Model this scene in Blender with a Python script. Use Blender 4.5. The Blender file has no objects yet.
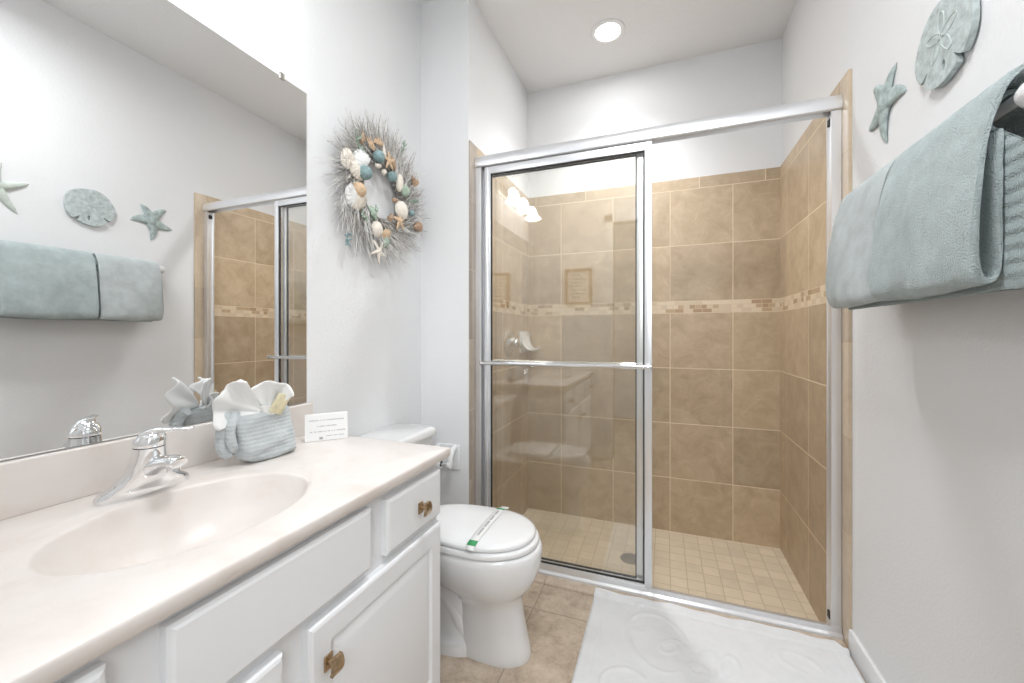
import bpy, bmesh, math, random
from mathutils import Vector, Matrix, noise
random.seed(7)
sc = bpy.context.scene
C = sc.collection
PI = math.pi

# ------------------------------------------------------------------ camera, world, lights, exposure
cd = bpy.data.cameras.new('camera'); cam = bpy.data.objects.new('camera', cd); C.objects.link(cam)
cam.location = (0, 0, 1.1)
cam.rotation_euler = (PI/2, 0, 0.3603)
cd.sensor_fit = 'HORIZONTAL'; cd.sensor_width = 36; cd.lens = 402.58*36/1024
cd.shift_y = -(341.5-333.8)/1024
cd.clip_start = 0.02; cd.clip_end = 60
sc.camera = cam
sc.view_settings.view_transform = 'Standard'; sc.view_settings.look = 'None'
sc.view_settings.gamma = 1; sc.view_settings.use_curve_mapping = False
sc.view_settings.exposure = 0.27
w = bpy.data.worlds.new('world'); sc.world = w; w.use_nodes = True
w.node_tree.nodes['Background'].inputs[0].default_value = (.93, .96, 1, 1)
w.node_tree.nodes['Background'].inputs[1].default_value = 1.6

def area(name, loc, rot, sx, sy, power, col=(1, 1, 1), shape='RECTANGLE'):
    l = bpy.data.lights.new(name, 'AREA'); l.shape = shape; l.size = sx; l.size_y = sy
    l.energy = power; l.color = col
    o = bpy.data.objects.new(name, l); C.objects.link(o); o.location = loc; o.rotation_euler = rot
    return o
area('hall_fill', (0.36, -1.1, 2.0), (math.radians(62), 0, math.radians(12)), .72, 1.1, 19, (.95, .975, 1))  # added unseen area light beyond the doorway, set clear of the glass reflection
area('room_fill', (-0.05, 0.62, 2.62), (0, 0, 0), .42, .42, 12, (.97, .985, 1), 'DISK')  # added soft overhead fill for even light, no known fitting here
sl = bpy.data.lights.new('shower_lamp', 'SPOT'); sl.energy = 55; sl.color = (.98, .985, 1); sl.spot_size = math.radians(122); sl.spot_blend = 1.0; sl.shadow_soft_size = .06
area('shower_lamp', (-0.282, 2.215, 2.712), (0, 0, 0), .12, .12, 2.2, (.98, .985, 1), 'DISK')
so = bpy.data.objects.new('shower_lamp', sl); C.objects.link(so); so.location = (-0.282, 2.215, 2.70)

# ------------------------------------------------------------------ materials
def new_mat(name):
    m = bpy.data.materials.new(name); m.use_nodes = True
    nt = m.node_tree; b = nt.nodes['Principled BSDF']
    return m, nt, b
def N(nt, t, **k):
    n = nt.nodes.new(t)
    for a, v in k.items():
        if a.startswith('i_'): n.inputs[a[2:].replace('_', ' ')].default_value = v
        else: setattr(n, a, v)
    return n
def rgb(c): return (c[0], c[1], c[2], 1)
def simple(name, col, rough=.5, metal=0, bump=0, bscale=200, spec=.5, sheen=0, coat=0, var=0, vscale=6, detail=3):
    m, nt, b = new_mat(name)
    b.inputs['Base Color'].default_value = rgb(col); b.inputs['Roughness'].default_value = rough
    b.inputs['Metallic'].default_value = metal; b.inputs['Specular IOR Level'].default_value = spec
    b.inputs['Sheen Weight'].default_value = sheen; b.inputs['Coat Weight'].default_value = coat
    g = nt.nodes.new('ShaderNodeNewGeometry')
    if var:
        n = N(nt, 'ShaderNodeTexNoise', i_Scale=vscale, i_Detail=4.0)
        nt.links.new(g.outputs['Position'], n.inputs['Vector'])
        r = nt.nodes.new('ShaderNodeValToRGB')
        r.color_ramp.elements[0].position = .3; r.color_ramp.elements[1].position = .7
        r.color_ramp.elements[0].color = rgb([c*(1-var) for c in col]); r.color_ramp.elements[1].color = rgb([min(1, c*(1+var)) for c in col])
        nt.links.new(n.outputs['Fac'], r.inputs[0]); nt.links.new(r.outputs[0], b.inputs['Base Color'])
    if bump:
        n = N(nt, 'ShaderNodeTexNoise', i_Scale=float(bscale), i_Detail=float(detail))
        nt.links.new(g.outputs['Position'], n.inputs['Vector'])
        bp = N(nt, 'ShaderNodeBump', i_Strength=1.0, i_Distance=bump)
        nt.links.new(n.outputs['Fac'], bp.inputs['Height']); nt.links.new(bp.outputs[0], b.inputs['Normal'])
    return m
def brick_vec(nt, ax, u0, v0):
    """position -> (u-u0, v-v0, 0); ax = pair of axis letters"""
    g = nt.nodes.new('ShaderNodeNewGeometry'); s = nt.nodes.new('ShaderNodeSeparateXYZ')
    nt.links.new(g.outputs['Position'], s.inputs[0])
    c = nt.nodes.new('ShaderNodeCombineXYZ')
    for k, (a, o) in enumerate(zip(ax, (u0, v0))):
        m = N(nt, 'ShaderNodeMath', operation='SUBTRACT'); m.inputs[1].default_value = o-40*0
        nt.links.new(s.outputs[a], m.inputs[0]); nt.links.new(m.outputs[0], c.inputs[k])
    return g, c
def tile(name, ax, u0, v0, pu, pv, grout, cols, gcol, rough=.35, offset=0, dist=.6, nr=.68, nscale=9, var=.12, bumpd=.002, veins=True, contrast=.5):
    m, nt, b = new_mat(name)
    g, c = brick_vec(nt, ax, u0-pu*200, v0-pv*200)
    br = N(nt, 'ShaderNodeTexBrick', offset=offset, squash=1.0)
    br.offset_frequency = 2; br.squash_frequency = 2
    br.inputs['Scale'].default_value = 1; br.inputs['Mortar Size'].default_value = grout/2
    br.inputs['Mortar Smooth'].default_value = .25; br.inputs['Bias'].default_value = 0
    br.inputs['Brick Width'].default_value = pu; br.inputs['Row Height'].default_value = pv
    br.inputs['Color1'].default_value = (0, 0, 0, 1); br.inputs['Color2'].default_value = (1, 1, 1, 1); br.inputs['Mortar'].default_value = (.5, .5, .5, 1)
    nt.links.new(c.outputs[0], br.inputs['Vector'])
    n1 = N(nt, 'ShaderNodeTexNoise', i_Scale=float(nscale), i_Detail=6.0, i_Roughness=nr, i_Distortion=dist)
    # shift the mottling per tile
    vm = N(nt, 'ShaderNodeVectorMath', operation='MULTIPLY_ADD'); vm.inputs[1].default_value = (3.3, 5.1, 7.7)
    nt.links.new(br.outputs['Color'], vm.inputs[0]); nt.links.new(g.outputs['Position'], vm.inputs[2])
    nt.links.new(vm.outputs[0], n1.inputs['Vector'])
    r = nt.nodes.new('ShaderNodeValToRGB')
    e = r.color_ramp.elements; e[0].position = .5-contrast*.42; e[0].color = rgb(cols[0]); e[1].position = .5+contrast*.42; e[1].color = rgb(cols[2])
    x = e.new(.5); x.color = rgb(cols[1])
    nt.links.new(n1.outputs['Fac'], r.inputs[0])
    # per tile tone
    mr = N(nt, 'ShaderNodeMapRange'); mr.inputs['To Min'].default_value = 1-var; mr.inputs['To Max'].default_value = 1+var
    nt.links.new(br.outputs['Color'], mr.inputs['Value'])
    mu = N(nt, 'ShaderNodeVectorMath', operation='SCALE')
    nt.links.new(r.outputs[0], mu.inputs[0]); nt.links.new(mr.outputs[0], mu.inputs['Scale'])
    mx = N(nt, 'ShaderNodeMix', data_type='RGBA'); mx.inputs['B'].default_value = rgb(gcol)
    nt.links.new(br.outputs['Fac'], mx.inputs['Factor']); nt.links.new(mu.outputs[0], mx.inputs['A'])
    nt.links.new(mx.outputs['Result'], b.inputs['Base Color'])
    rr = N(nt, 'ShaderNodeMapRange'); rr.inputs['To Min'].default_value = rough; rr.inputs['To Max'].default_value = .9
    nt.links.new(br.outputs['Fac'], rr.inputs['Value']); nt.links.new(rr.outputs[0], b.inputs['Roughness'])
    inv = N(nt, 'ShaderNodeMath', operation='MULTIPLY_ADD'); inv.inputs[1].default_value = -1; inv.inputs[2].default_value = 1
    nt.links.new(br.outputs['Fac'], inv.inputs[0])
    ad = N(nt, 'ShaderNodeMath', operation='MULTIPLY_ADD'); ad.inputs[1].default_value = .12
    nt.links.new(n1.outputs['Fac'], ad.inputs[0]); nt.links.new(inv.outputs[0], ad.inputs[2])
    bp = N(nt, 'ShaderNodeBump', i_Strength=.7, i_Distance=bumpd)
    nt.links.new(ad.outputs[0], bp.inputs['Height']); nt.links.new(bp.outputs[0], b.inputs['Normal'])
    return m
def mosaic(name, ax, u0, v0):
    m, nt, b = new_mat(name)
    g, c = brick_vec(nt, ax, u0-.05*200, v0-.023*200)
    br = N(nt, 'ShaderNodeTexBrick', offset=.5, squash=.62); br.offset_frequency = 2; br.squash_frequency = 3
    for k, v in (('Scale', 1), ('Mortar Size', .0012), ('Mortar Smooth', .1), ('Bias', 0), ('Brick Width', .05), ('Row Height', .023)): br.inputs[k].default_value = v
    br.inputs['Color1'].default_value = (0, 0, 0, 1); br.inputs['Color2'].default_value = (1, 1, 1, 1)
    nt.links.new(c.outputs[0], br.inputs['Vector'])
    r = nt.nodes.new('ShaderNodeValToRGB'); r.color_ramp.interpolation = 'CONSTANT'
    e = r.color_ramp.elements; e[0].position = 0; e[0].color = (.44, .30, .18, 1); e[1].position = .15; e[1].color = (.52, .38, .24, 1)
    x = e.new(.30); x.color = (.66, .54, .39, 1); x = e.new(.62); x.color = (.74, .62, .46, 1)
    nt.links.new(br.outputs['Color'], r.inputs[0])
    mx = N(nt, 'ShaderNodeMix', data_type='RGBA'); mx.inputs['B'].default_value = (.66, .55, .40, 1)
    nt.links.new(br.outputs['Fac'], mx.inputs['Factor']); nt.links.new(r.outputs[0], mx.inputs['A'])
    nt.links.new(mx.outputs['Result'], b.inputs['Base Color']); b.inputs['Roughness'].default_value = .4
    bp = N(nt, 'ShaderNodeBump', i_Strength=.6, i_Distance=.001, invert=True)
    nt.links.new(br.outputs['Fac'], bp.inputs['Height']); nt.links.new(bp.outputs[0], b.inputs['Normal'])
    return m
def emit(name, col, s):
    m, nt, b = new_mat(name)
    b.inputs['Base Color'].default_value = rgb(col); b.inputs['Emission Color'].default_value = rgb(col); b.inputs['Emission Strength'].default_value = s
    return m
def glass_mat(name, tint):
    m, nt, b = new_mat(name); nt.nodes.remove(b)
    out = nt.nodes['Material Output']
    tr = N(nt, 'ShaderNodeBsdfTransparent'); tr.inputs[0].default_value = rgb(tint)
    gl = N(nt, 'ShaderNodeBsdfGlossy'); gl.inputs['Roughness'].default_value = 0; gl.inputs[0].default_value = (1, 1, 1, 1)
    lw = N(nt, 'ShaderNodeLayerWeight'); lw.inputs['Blend'].default_value = .5
    p = N(nt, 'ShaderNodeMath', operation='POWER'); p.inputs[1].default_value = 5
    nt.links.new(lw.outputs['Facing'], p.inputs[0])
    q = N(nt, 'ShaderNodeMath', operation='MULTIPLY_ADD'); q.inputs[1].default_value = .94; q.inputs[2].default_value = .068
    nt.links.new(p.outputs[0], q.inputs[0])
    mx = N(nt, 'ShaderNodeMixShader')
    nt.links.new(q.outputs[0], mx.inputs[0]); nt.links.new(tr.outputs[0], mx.inputs[1]); nt.links.new(gl.outputs[0], mx.inputs[2])
    nt.links.new(mx.outputs[0], out.inputs[0])
    return m
def marble(name):
    m, nt, b = new_mat(name)
    g = nt.nodes.new('ShaderNodeNewGeometry')
    n = N(nt, 'ShaderNodeTexNoise', i_Scale=3.2, i_Detail=7.0, i_Roughness=.6, i_Distortion=2.4)
    nt.links.new(g.outputs['Position'], n.inputs['Vector'])
    r = nt.nodes.new('ShaderNodeValToRGB'); e = r.color_ramp.elements
    e[0].position = .32; e[0].color = (.715, .65, .605, 1); e[1].position = .62; e[1].color = (.775, .73, .695, 1)
    x = e.new(.46); x.color = (.755, .70, .66, 1)
    nt.links.new(n.outputs['Fac'], r.inputs[0]); nt.links.new(r.outputs[0], b.inputs['Base Color'])
    b.inputs['Roughness'].default_value = .32
    return m
def terry(name, col, var=.12, bump=.0055, scale=380, rib=None):
    m, nt, b = new_mat(name)
    b.inputs['Roughness'].default_value = .95; b.inputs['Sheen Weight'].default_value = .35; b.inputs['Specular IOR Level'].default_value = .1
    b.inputs['Sheen Tint'].default_value = (.9, .97, 1, 1)
    g = nt.nodes.new('ShaderNodeNewGeometry')
    n0 = N(nt, 'ShaderNodeTexNoise', i_Scale=16.0, i_Detail=5.0, i_Roughness=.65); nt.links.new(g.outputs['Position'], n0.inputs['Vector'])
    r = nt.nodes.new('ShaderNodeValToRGB'); e = r.color_ramp.elements
    e[0].position = .3; e[0].color = rgb([c*(1-var) for c in col]); e[1].position = .7; e[1].color = rgb([min(1, c*(1+var)) for c in col])
    nt.links.new(n0.outputs['Fac'], r.inputs[0]); nt.links.new(r.outputs[0], b.inputs['Base Color'])
    n = N(nt, 'ShaderNodeTexNoise', i_Scale=float(scale), i_Detail=2.0); nt.links.new(g.outputs['Position'], n.inputs['Vector'])
    bp = N(nt, 'ShaderNodeBump', i_Strength=.9, i_Distance=bump); nt.links.new(n.outputs['Fac'], bp.inputs['Height'])
    last = bp
    if rib:
        s = nt.nodes.new('ShaderNodeSeparateXYZ'); nt.links.new(g.outputs['Position'], s.inputs[0])
        k = N(nt, 'ShaderNodeMath', operation='MULTIPLY'); k.inputs[1].default_value = 2*PI/rib[1]; nt.links.new(s.outputs[rib[0]], k.inputs[0])
        sn = N(nt, 'ShaderNodeMath', operation='SINE'); nt.links.new(k.outputs[0], sn.inputs[0])
        b2 = N(nt, 'ShaderNodeBump', i_Strength=1.0, i_Distance=rib[2]); nt.links.new(sn.outputs[0], b2.inputs['Height']); nt.links.new(bp.outputs[0], b2.inputs['Normal'])
        last = b2
    nt.links.new(last.outputs[0], b.inputs['Normal'])
    return m

TILE = [(.43, .325, .21), (.515, .40, .27), (.60, .48, .34)]
GR = (.78, .66, .49)
M = {}
M['paint'] = simple('wall_paint', (.805, .81, .817), .75, bump=.0009, bscale=150, spec=.25)
M['ceil'] = simple('ceiling_paint', (.84, .845, .85), .9, bump=.002, bscale=90, spec=.1)
M['trimw'] = simple('white_trim_paint', (.80, .81, .82), .35)
M['cab'] = simple('white_cabinet_paint', (.81, .82, .835), .38, bump=.0002, bscale=60)
for s, ax, u0 in (('far', 'XZ', .036), ('right', 'YZ', 2.457), ('left', 'YZ', 2.453)):
    M['low_'+s] = tile('tan_wall_tile_low_'+s, ax, u0, 1.224, .333, .328, .0055, TILE, GR, nscale=11)
    M['up_'+s] = tile('tan_wall_tile_high_'+s, ax, u0, 1.293, .333, .33, .0055, TILE, GR, nscale=11)
    M['cap_'+s] = tile('tan_cap_tile_'+s, ax, u0+.16, 1.953, .333, .3, .0055, TILE, GR, nscale=11)
    M['mos_'+s] = mosaic('mosaic_band_'+s, ax, u0, 1.224)
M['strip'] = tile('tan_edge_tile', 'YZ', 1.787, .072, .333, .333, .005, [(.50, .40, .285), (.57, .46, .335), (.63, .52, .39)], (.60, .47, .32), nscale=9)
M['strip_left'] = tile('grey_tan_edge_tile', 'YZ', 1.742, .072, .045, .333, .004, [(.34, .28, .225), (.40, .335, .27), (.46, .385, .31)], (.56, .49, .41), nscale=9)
M['sfloor'] = tile('shower_floor_tile', 'XY', .030, 2.409, .0757, .0757, .004, [(.63, .535, .40), (.68, .58, .44), (.73, .63, .49)], (.55, .455, .33), nscale=6, var=.05)
M['floor'] = tile('travertine_floor_tile', 'XY', -.49, 1.54, .45, .45, .005, [(.32, .245, .18), (.52, .42, .325), (.66, .56, .455)], (.38, .31, .245), rough=.4, nscale=13, var=.05, contrast=.5, dist=.25, nr=.82)
M['marble'] = marble('cultured_marble')
M['china'] = simple('white_china', (.83, .835, .84), .08, coat=.5)
M['plastic'] = simple('white_plastic', (.84, .845, .85), .2)
M['chrome'] = simple('chrome', (.86, .87, .88), .06, 1)
M['alu'] = simple('brushed_aluminium', (.80, .81, .83), .22, 1)
M['aluw'] = simple('satin_silver_frame', (.82, .83, .85), .30, .75)
M['nickel'] = simple('satin_nickel', (.55, .53, .50), .28, 1)
M['gasket'] = simple('dark_gasket', (.03, .03, .03), .6)
M['brass'] = simple('aged_brass', (.44, .32, .20), .32, 1, bump=.0006, bscale=400, var=.25, vscale=160)
M['mirror'] = simple('mirror_silver', (.90, .905, .905), 0, 1)
M['glass'] = glass_mat('shower_glass', (.985, .985, .972))
M['towel'] = terry('sage_terry', (.46, .53, .53), .16)
M['towel2'] = terry('pale_sage_terry', (.55, .60, .60), .13)
M['towelrib'] = terry('ribbed_sage_terry', (.40, .47, .47), .10, rib=('Z', .022, .0016))
M['wash'] = terry('grey_blue_terry', (.56, .60, .61), .12, bump=.0016, scale=600, rib=('Z', .010, .0004))
M['white_terry'] = terry('white_terry', (.82, .83, .84), .02, bump=.0012, scale=600)
M['white_cloth'] = terry('white_cloth', (.86, .86, .845), .02, bump=.0006, scale=900)
M['mat'] = terry('white_mat_terry', (.76, .765, .775), .03, bump=.0016, scale=320)
M['soapwrap'] = simple('cream_soap_wrapper', (.72, .66, .45), .5, bump=.001, bscale=120, var=.15, vscale=60)
M['paper'] = simple('white_card', (.84, .84, .83), .6)
M['ink'] = simple('grey_ink', (.40, .40, .42), .7)
M['green'] = simple('green_print', (.05, .35, .13), .6)
M['star'] = simple('verdigris_stone', (.40, .475, .465), .8, bump=.003, bscale=160, var=.30, vscale=45)
M['starpale'] = simple('pale_verdigris', (.60, .66, .60), .8, bump=.002, bscale=160, var=.12, vscale=45)
M['dollar'] = simple('pale_verdigris_stone', (.49, .55, .545), .8, bump=.0025, bscale=220, var=.22, vscale=60)
M['relief'] = simple('pale_relief', (.56, .63, .61), .7)
M['twig'] = simple('weathered_twig', (.44, .41, .38), .9, var=.35, vscale=50)
M['twigw'] = simple('bleached_twig', (.78, .765, .74), .9, var=.15, vscale=50)
M['teal'] = simple('teal_shell', (.24, .35, .36), .6, bump=.002, bscale=200, var=.2, vscale=80)
M['cream'] = simple('cream_shell', (.80, .74, .65), .5, var=.08, vscale=80)
M['brown'] = simple('brown_shell', (.44, .30, .20), .5, var=.3, vscale=120)
M['tan'] = simple('tan_starfish', (.66, .48, .32), .8, bump=.002, bscale=300, var=.15, vscale=90)
M['sage'] = simple('sage_sprig', (.38, .48, .39), .8, var=.2, vscale=80)
M['shade'] = emit('lit_frosted_shade', (.96, .98, 1), 7)
M['lens'] = emit('lit_lens', (.97, .985, 1), 6)
M['frame'] = simple('honey_wood_frame', (.30, .16, .07), .5, var=.2, vscale=40)
M['signface'] = simple('cream_sign_face', (.78, .73, .65), .7)
M['inkdark'] = simple('dark_ink', (.10, .09, .09), .7)
M['dark'] = simple('dark_hole', (.05, .04, .035), .8)

# ------------------------------------------------------------------ mesh helpers (world coordinates, origin moved on linking)
def nb(): return bmesh.new()
def put(bm, vs, fs, mi=0):
    v = [bm.verts.new(p) for p in vs]
    for f in fs:
        try:
            q = bm.faces.new([v[i] for i in f]); q.material_index = mi
        except ValueError: pass
    return v
def box(bm, x0, x1, y0, y1, z0, z1, bev=0, seg=2, mi=0, mtx=None):
    t = bmesh.new()
    put(t, [(x, y, z) for x in (x0, x1) for y in (y0, y1) for z in (z0, z1)],
        [(0, 1, 3, 2), (4, 6, 7, 5), (0, 4, 5, 1), (2, 3, 7, 6), (0, 2, 6, 4), (1, 5, 7, 3)])
    bmesh.ops.recalc_face_normals(t, faces=t.faces)
    if bev: bmesh.ops.bevel(t, geom=list(t.edges), offset=bev, segments=seg, profile=.6, affect='EDGES')
    merge(bm, t, mi, mtx)
def merge(bm, t, mi=0, mtx=None):
    t.verts.ensure_lookup_table(); t.verts.index_update()
    vs = [(mtx @ v.co) if mtx else v.co.copy() for v in t.verts]
    put(bm, vs, [[v.index for v in f.verts] for f in t.faces], mi); t.free()
def loft(bm, rings, cap0=True, cap1=True, mi=0, closed=False):
    n = len(rings[0]); vs = [p for r in rings for p in r]; fs = []
    m = len(rings)
    for i in range(m if closed else m-1):
        for j in range(n):
            a = i*n+j; b2 = i*n+(j+1) % n; c = ((i+1) % m)*n+(j+1) % n; d = ((i+1) % m)*n+j
            fs.append((a, b2, c, d))
    if not closed:
        if cap0: fs.append(tuple(range(n))[::-1])
        if cap1: fs.append(tuple((m-1)*n+j for j in range(n)))
    t = bmesh.new(); put(t, vs, fs); bmesh.ops.recalc_face_normals(t, faces=t.faces); merge(bm, t, mi)
def tube(bm, pts, rad, n=10, mi=0, flat=1.0, up=(0, 0, 1), closed=False):
    pts = [Vector(p) for p in pts]; m = len(pts)
    if not hasattr(rad, '__len__'): rad = [rad]*m
    rings = []; up = Vector(up)
    for i, p in enumerate(pts):
        if closed: d = (pts[(i+1) % m]-pts[i-1]).normalized()
        else: d = (pts[min(i+1, m-1)]-pts[max(i-1, 0)]).normalized()
        s = d.cross(up)
        if s.length < 1e-3: s = d.cross(Vector((1, 0, 0)))
        s.normalize(); u = s.cross(d).normalized()
        rings.append([p+s*math.cos(2*PI*k/n)*rad[i]+u*math.sin(2*PI*k/n)*rad[i]*flat for k in range(n)])
    loft(bm, rings, mi=mi, closed=closed)
def frame_of(axis):
    a = Vector(axis).normalized(); h = Vector((0, 0, 1)) if abs(a.z) < .9 else Vector((1, 0, 0))
    s = a.cross(h).normalized(); return s, s.cross(a).normalized(), a
def lathe(bm, origin, axis, prof, n=28, mi=0):
    """prof: (radius, height along axis)"""
    s, u, a = frame_of(axis); o = Vector(origin)
    loft(bm, [[o+a*h+(s*math.cos(2*PI*k/n)+u*math.sin(2*PI*k/n))*max(r, 1e-4) for k in range(n)] for r, h in prof], mi=mi)
def rod(bm, a, b, r, n=14, mi=0):
    a = Vector(a); b = Vector(b); lathe(bm, a, b-a, [(r, 0), (r, (b-a).length)], n, mi)
def smooth_path(pts, n=8):
    """Catmull-Rom through pts"""
    P = [Vector(p) for p in pts]; out = []
    for i in range(len(P)-1):
        p0 = P[max(i-1, 0)]; p1 = P[i]; p2 = P[i+1]; p3 = P[min(i+2, len(P)-1)]
        for k in range(n):
            t = k/n
            out.append(.5*((2*p1)+(p2-p0)*t+(2*p0-5*p1+4*p2-p3)*t*t+(3*p1-p0-3*p2+p3)*t**3))
    out.append(P[-1]); return out
def interp(xs, ys, x):
    for i in range(len(xs)-1):
        if x <= xs[i+1]:
            t = (x-xs[i])/(xs[i+1]-xs[i]); return ys[i]+(ys[i+1]-ys[i])*t
    return ys[-1]

def root_of(o):
    while o.parent: o = o.parent
    return o
def obj(name, bm, mats, parent=None, base=None, angle=40, solid=0, subsurf=0):
    me = bpy.data.meshes.new(name)
    if parent is None:
        if base is None:
            xs = [v.co.x for v in bm.verts]; ys = [v.co.y for v in bm.verts]; zs = [v.co.z for v in bm.verts]
            base = ((min(xs)+max(xs))/2, (min(ys)+max(ys))/2, min(zs))
        org = Vector(base)
    else: org = root_of(parent).location.copy()
    bmesh.ops.translate(bm, verts=bm.verts, vec=-org)
    bm.to_mesh(me); bm.free()
    for m in (mats if isinstance(mats, (list, tuple)) else [mats]): me.materials.append(m)
    me.polygons.foreach_set('use_smooth', [True]*len(me.polygons))
    me.set_sharp_from_angle(angle=math.radians(angle))
    o = bpy.data.objects.new(name, me); C.objects.link(o)
    if parent is None: o.location = org
    else: o.parent = parent
    if solid:
        s = o.modifiers.new('thickness', 'SOLIDIFY'); s.thickness = solid; s.offset = 0
    if subsurf:
        s = o.modifiers.new('smooth', 'SUBSURF'); s.levels = subsurf; s.render_levels = subsurf
    return o
def tag(o, label, cat, group=None):
    o['label'] = label; o['category'] = cat
    if group: o['group'] = group
    return o
def thing(name, label, cat, loc, group=None):
    o = bpy.data.objects.new(name, None); C.objects.link(o); o.location = loc; o.empty_display_size = .05
    return tag(o, label, cat, group)
def struct(name, bm, mats, **k):
    o = obj(name, bm, mats, **k); o['kind'] = 'structure'; return o

# ------------------------------------------------------------------ dimensions
XL, XR = -1.1255, .609          # painted left and right walls
XS, XT = -.857, .598            # tiled shower walls
YN, YP, YB = -.06, 1.708, 2.588  # near wall, return, far wall
ZC, ZT, ZF = 2.73, 2.017, -.08

# ------------------------------------------------------------------ the room
b = nb(); box(b, -1.35, .85, -1.9, 1.72, -.12, 0); struct('floor', b, M['floor'])
b = nb(); box(b, -.88, .62, 1.76, 2.6, -.16, ZF)
struct('floor_shower', b, M['sfloor'])
b = nb(); box(b, -.866, .600, 1.70, 1.835, -.12, .014, .012, 3); struct('floor_curb', b, M['floor'])
b = nb(); box(b, -1.35, .85, -1.9, 2.8, ZC, ZC+.1); struct('ceiling', b, M['ceil'])
b = nb(); box(b, XL-.12, XL, YN-.1, YP+.02, -.02, ZC+.02); struct('wall_left', b, M['paint'])
# return block left of the shower, tiled on its inner face
def tiled(bm, ax, lo, hi, a0, a1):
    """slabs of tile: ax 'x' -> plate between x=lo..hi spanning y a0..a1; ax 'y' the other way"""
    for z0, z1, mi in ((ZF-.02, 1.224, 1), (1.224, 1.293, 2), (1.293, 1.953, 3), (1.953, ZT, 4)):
        if ax == 'x': box(bm, lo, hi, a0, a1, z0, z1, mi=mi)
        else: box(bm, a0, a1, lo, hi, z0, z1, mi=mi)
b = nb(); box(b, XL-.12, -.863, YP, YB+.1, -.12, ZC+.02); tiled(b, 'x', -.866, XS, 1.79, YB)
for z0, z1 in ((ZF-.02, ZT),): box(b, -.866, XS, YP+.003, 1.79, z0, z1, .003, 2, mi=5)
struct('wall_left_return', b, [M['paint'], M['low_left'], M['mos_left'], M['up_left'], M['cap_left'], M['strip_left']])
b = nb(); box(b, -.88, .74, YB+.008, YB+.12, -.12, ZC+.02); tiled(b, 'y', YB, YB+.01, -.862, .602)
struct('wall_far', b, [M['paint'], M['low_far'], M['mos_far'], M['up_far'], M['cap_far']])
b = nb(); box(b, XR, XR+.12, YN-.1, YB+.1, -.12, ZC+.02); tiled(b, 'x', XT, XR+.002, 1.79, YB)
box(b, XT, XR+.002, 1.714, 1.79, -.05, ZT, .003, 2, mi=5)
struct('wall_right', b, [M['paint'], M['low_right'], M['mos_right'], M['up_right'], M['cap_right'], M['strip']])
# wall behind the camera with an open doorway
b = nb(); box(b, XL-.12, -.42, YN-.1, YN, -.02, ZC+.02); box(b, .46, XR+.12, YN-.1, YN, -.02, ZC+.02); box(b, -.42, .46, YN-.1, YN, 2.08, ZC+.02)
struct('wall_near', b, M['paint'])
b = nb()
for x0, x1 in ((-.49, -.42), (.46, .53)): box(b, x0, x1, YN-.11, YN+.014, 0, 2.15, .004)
box(b, -.49, .53, YN-.11, YN+.014, 2.08, 2.15, .004)
struct('trim_1', b, M['trimw'])
# hall beyond the doorway
b = nb(); box(b, -1.35, .85, -1.98, -1.9, -.12, ZC+.05); struct('wall_hall', b, M['paint'])
b = nb(); box(b, -1.35, -1.27, -1.9, YN-.1, -.12, ZC+.05); box(b, .77, .85, -1.9, YN-.1, -.12, ZC+.05); struct('wall_hall_side', b, M['paint'])
def baseboard(name, pts_box):
    b = nb()
    for bx in pts_box: box(b, *bx, bev=.004, seg=2)
    struct(name, b, M['trimw'])
baseboard('baseboard_right', [(.597, XR+.002, YN, 1.713, 0, .082)])
baseboard('baseboard_return', [(XL, -.863, YP-.012, YP+.002, 0, .082)])
baseboard('baseboard_left', [(XL-.002, XL+.012, 1.02, YP-.012, 0, .082)])

# ------------------------------------------------------------------ vanity cabinet
CX = -.612                                        # face frame plane
t = thing('vanity_cabinet', 'white painted vanity cabinet with raised panel doors under the marble top', 'cabinet', (-.86, .48, 0))
b = nb(); 
for q in ((XL+.003, CX, -.045, -.027, .09, .736), (XL+.003, CX, .990, 1.008, .09, .736), (CX-.019, CX, -.027, .990, .09, .136), (CX-.019, CX, -.027, .990, .56, .736),
          (CX-.019, CX, -.027, .045, .136, .56), (CX-.019, CX, .255, .33, .136, .56), (CX-.019, CX, .49, .555, .136, .56), (CX-.019, CX, .96, .990, .136, .56), (CX-.019, CX-.001, .33, .49, .136, .56), (XL+.003, CX-.01, -.03, 1.0, .10, .12)): box(b, *q)
box(b, CX-.085, CX-.07, -.045, 1.005, 0, .095); box(b, XL+.003, CX-.07, .990, 1.005, 0, .095); obj('body', b, M['cab'], t)
def panel(name, y0, y1, z0, z1, raised=.045, th=.019, parent=None):
    """raised panel: slab with eased edge, routed groove and raised field"""
    b = nb(); x = CX
    rings = []
    def rr(off, xx):
        return [(xx, y0+off, z0+off), (xx, y1-off, z0+off), (xx, y1-off, z1-off), (xx, y0+off, z1-off)]
    prof = [(0, x), (0, x+th-.006), (.003, x+th-.002), (.008, x+th)]
    if raised: prof += [(raised, x+th), (raised+.006, x+th-.006), (raised+.010, x+th-.006), (raised+.030, x+th-.0005), (raised+.034, x+th)]
    loft(b, [rr(*p) for p in prof]); return obj(name, b, M['cab'], parent, angle=12)
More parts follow.
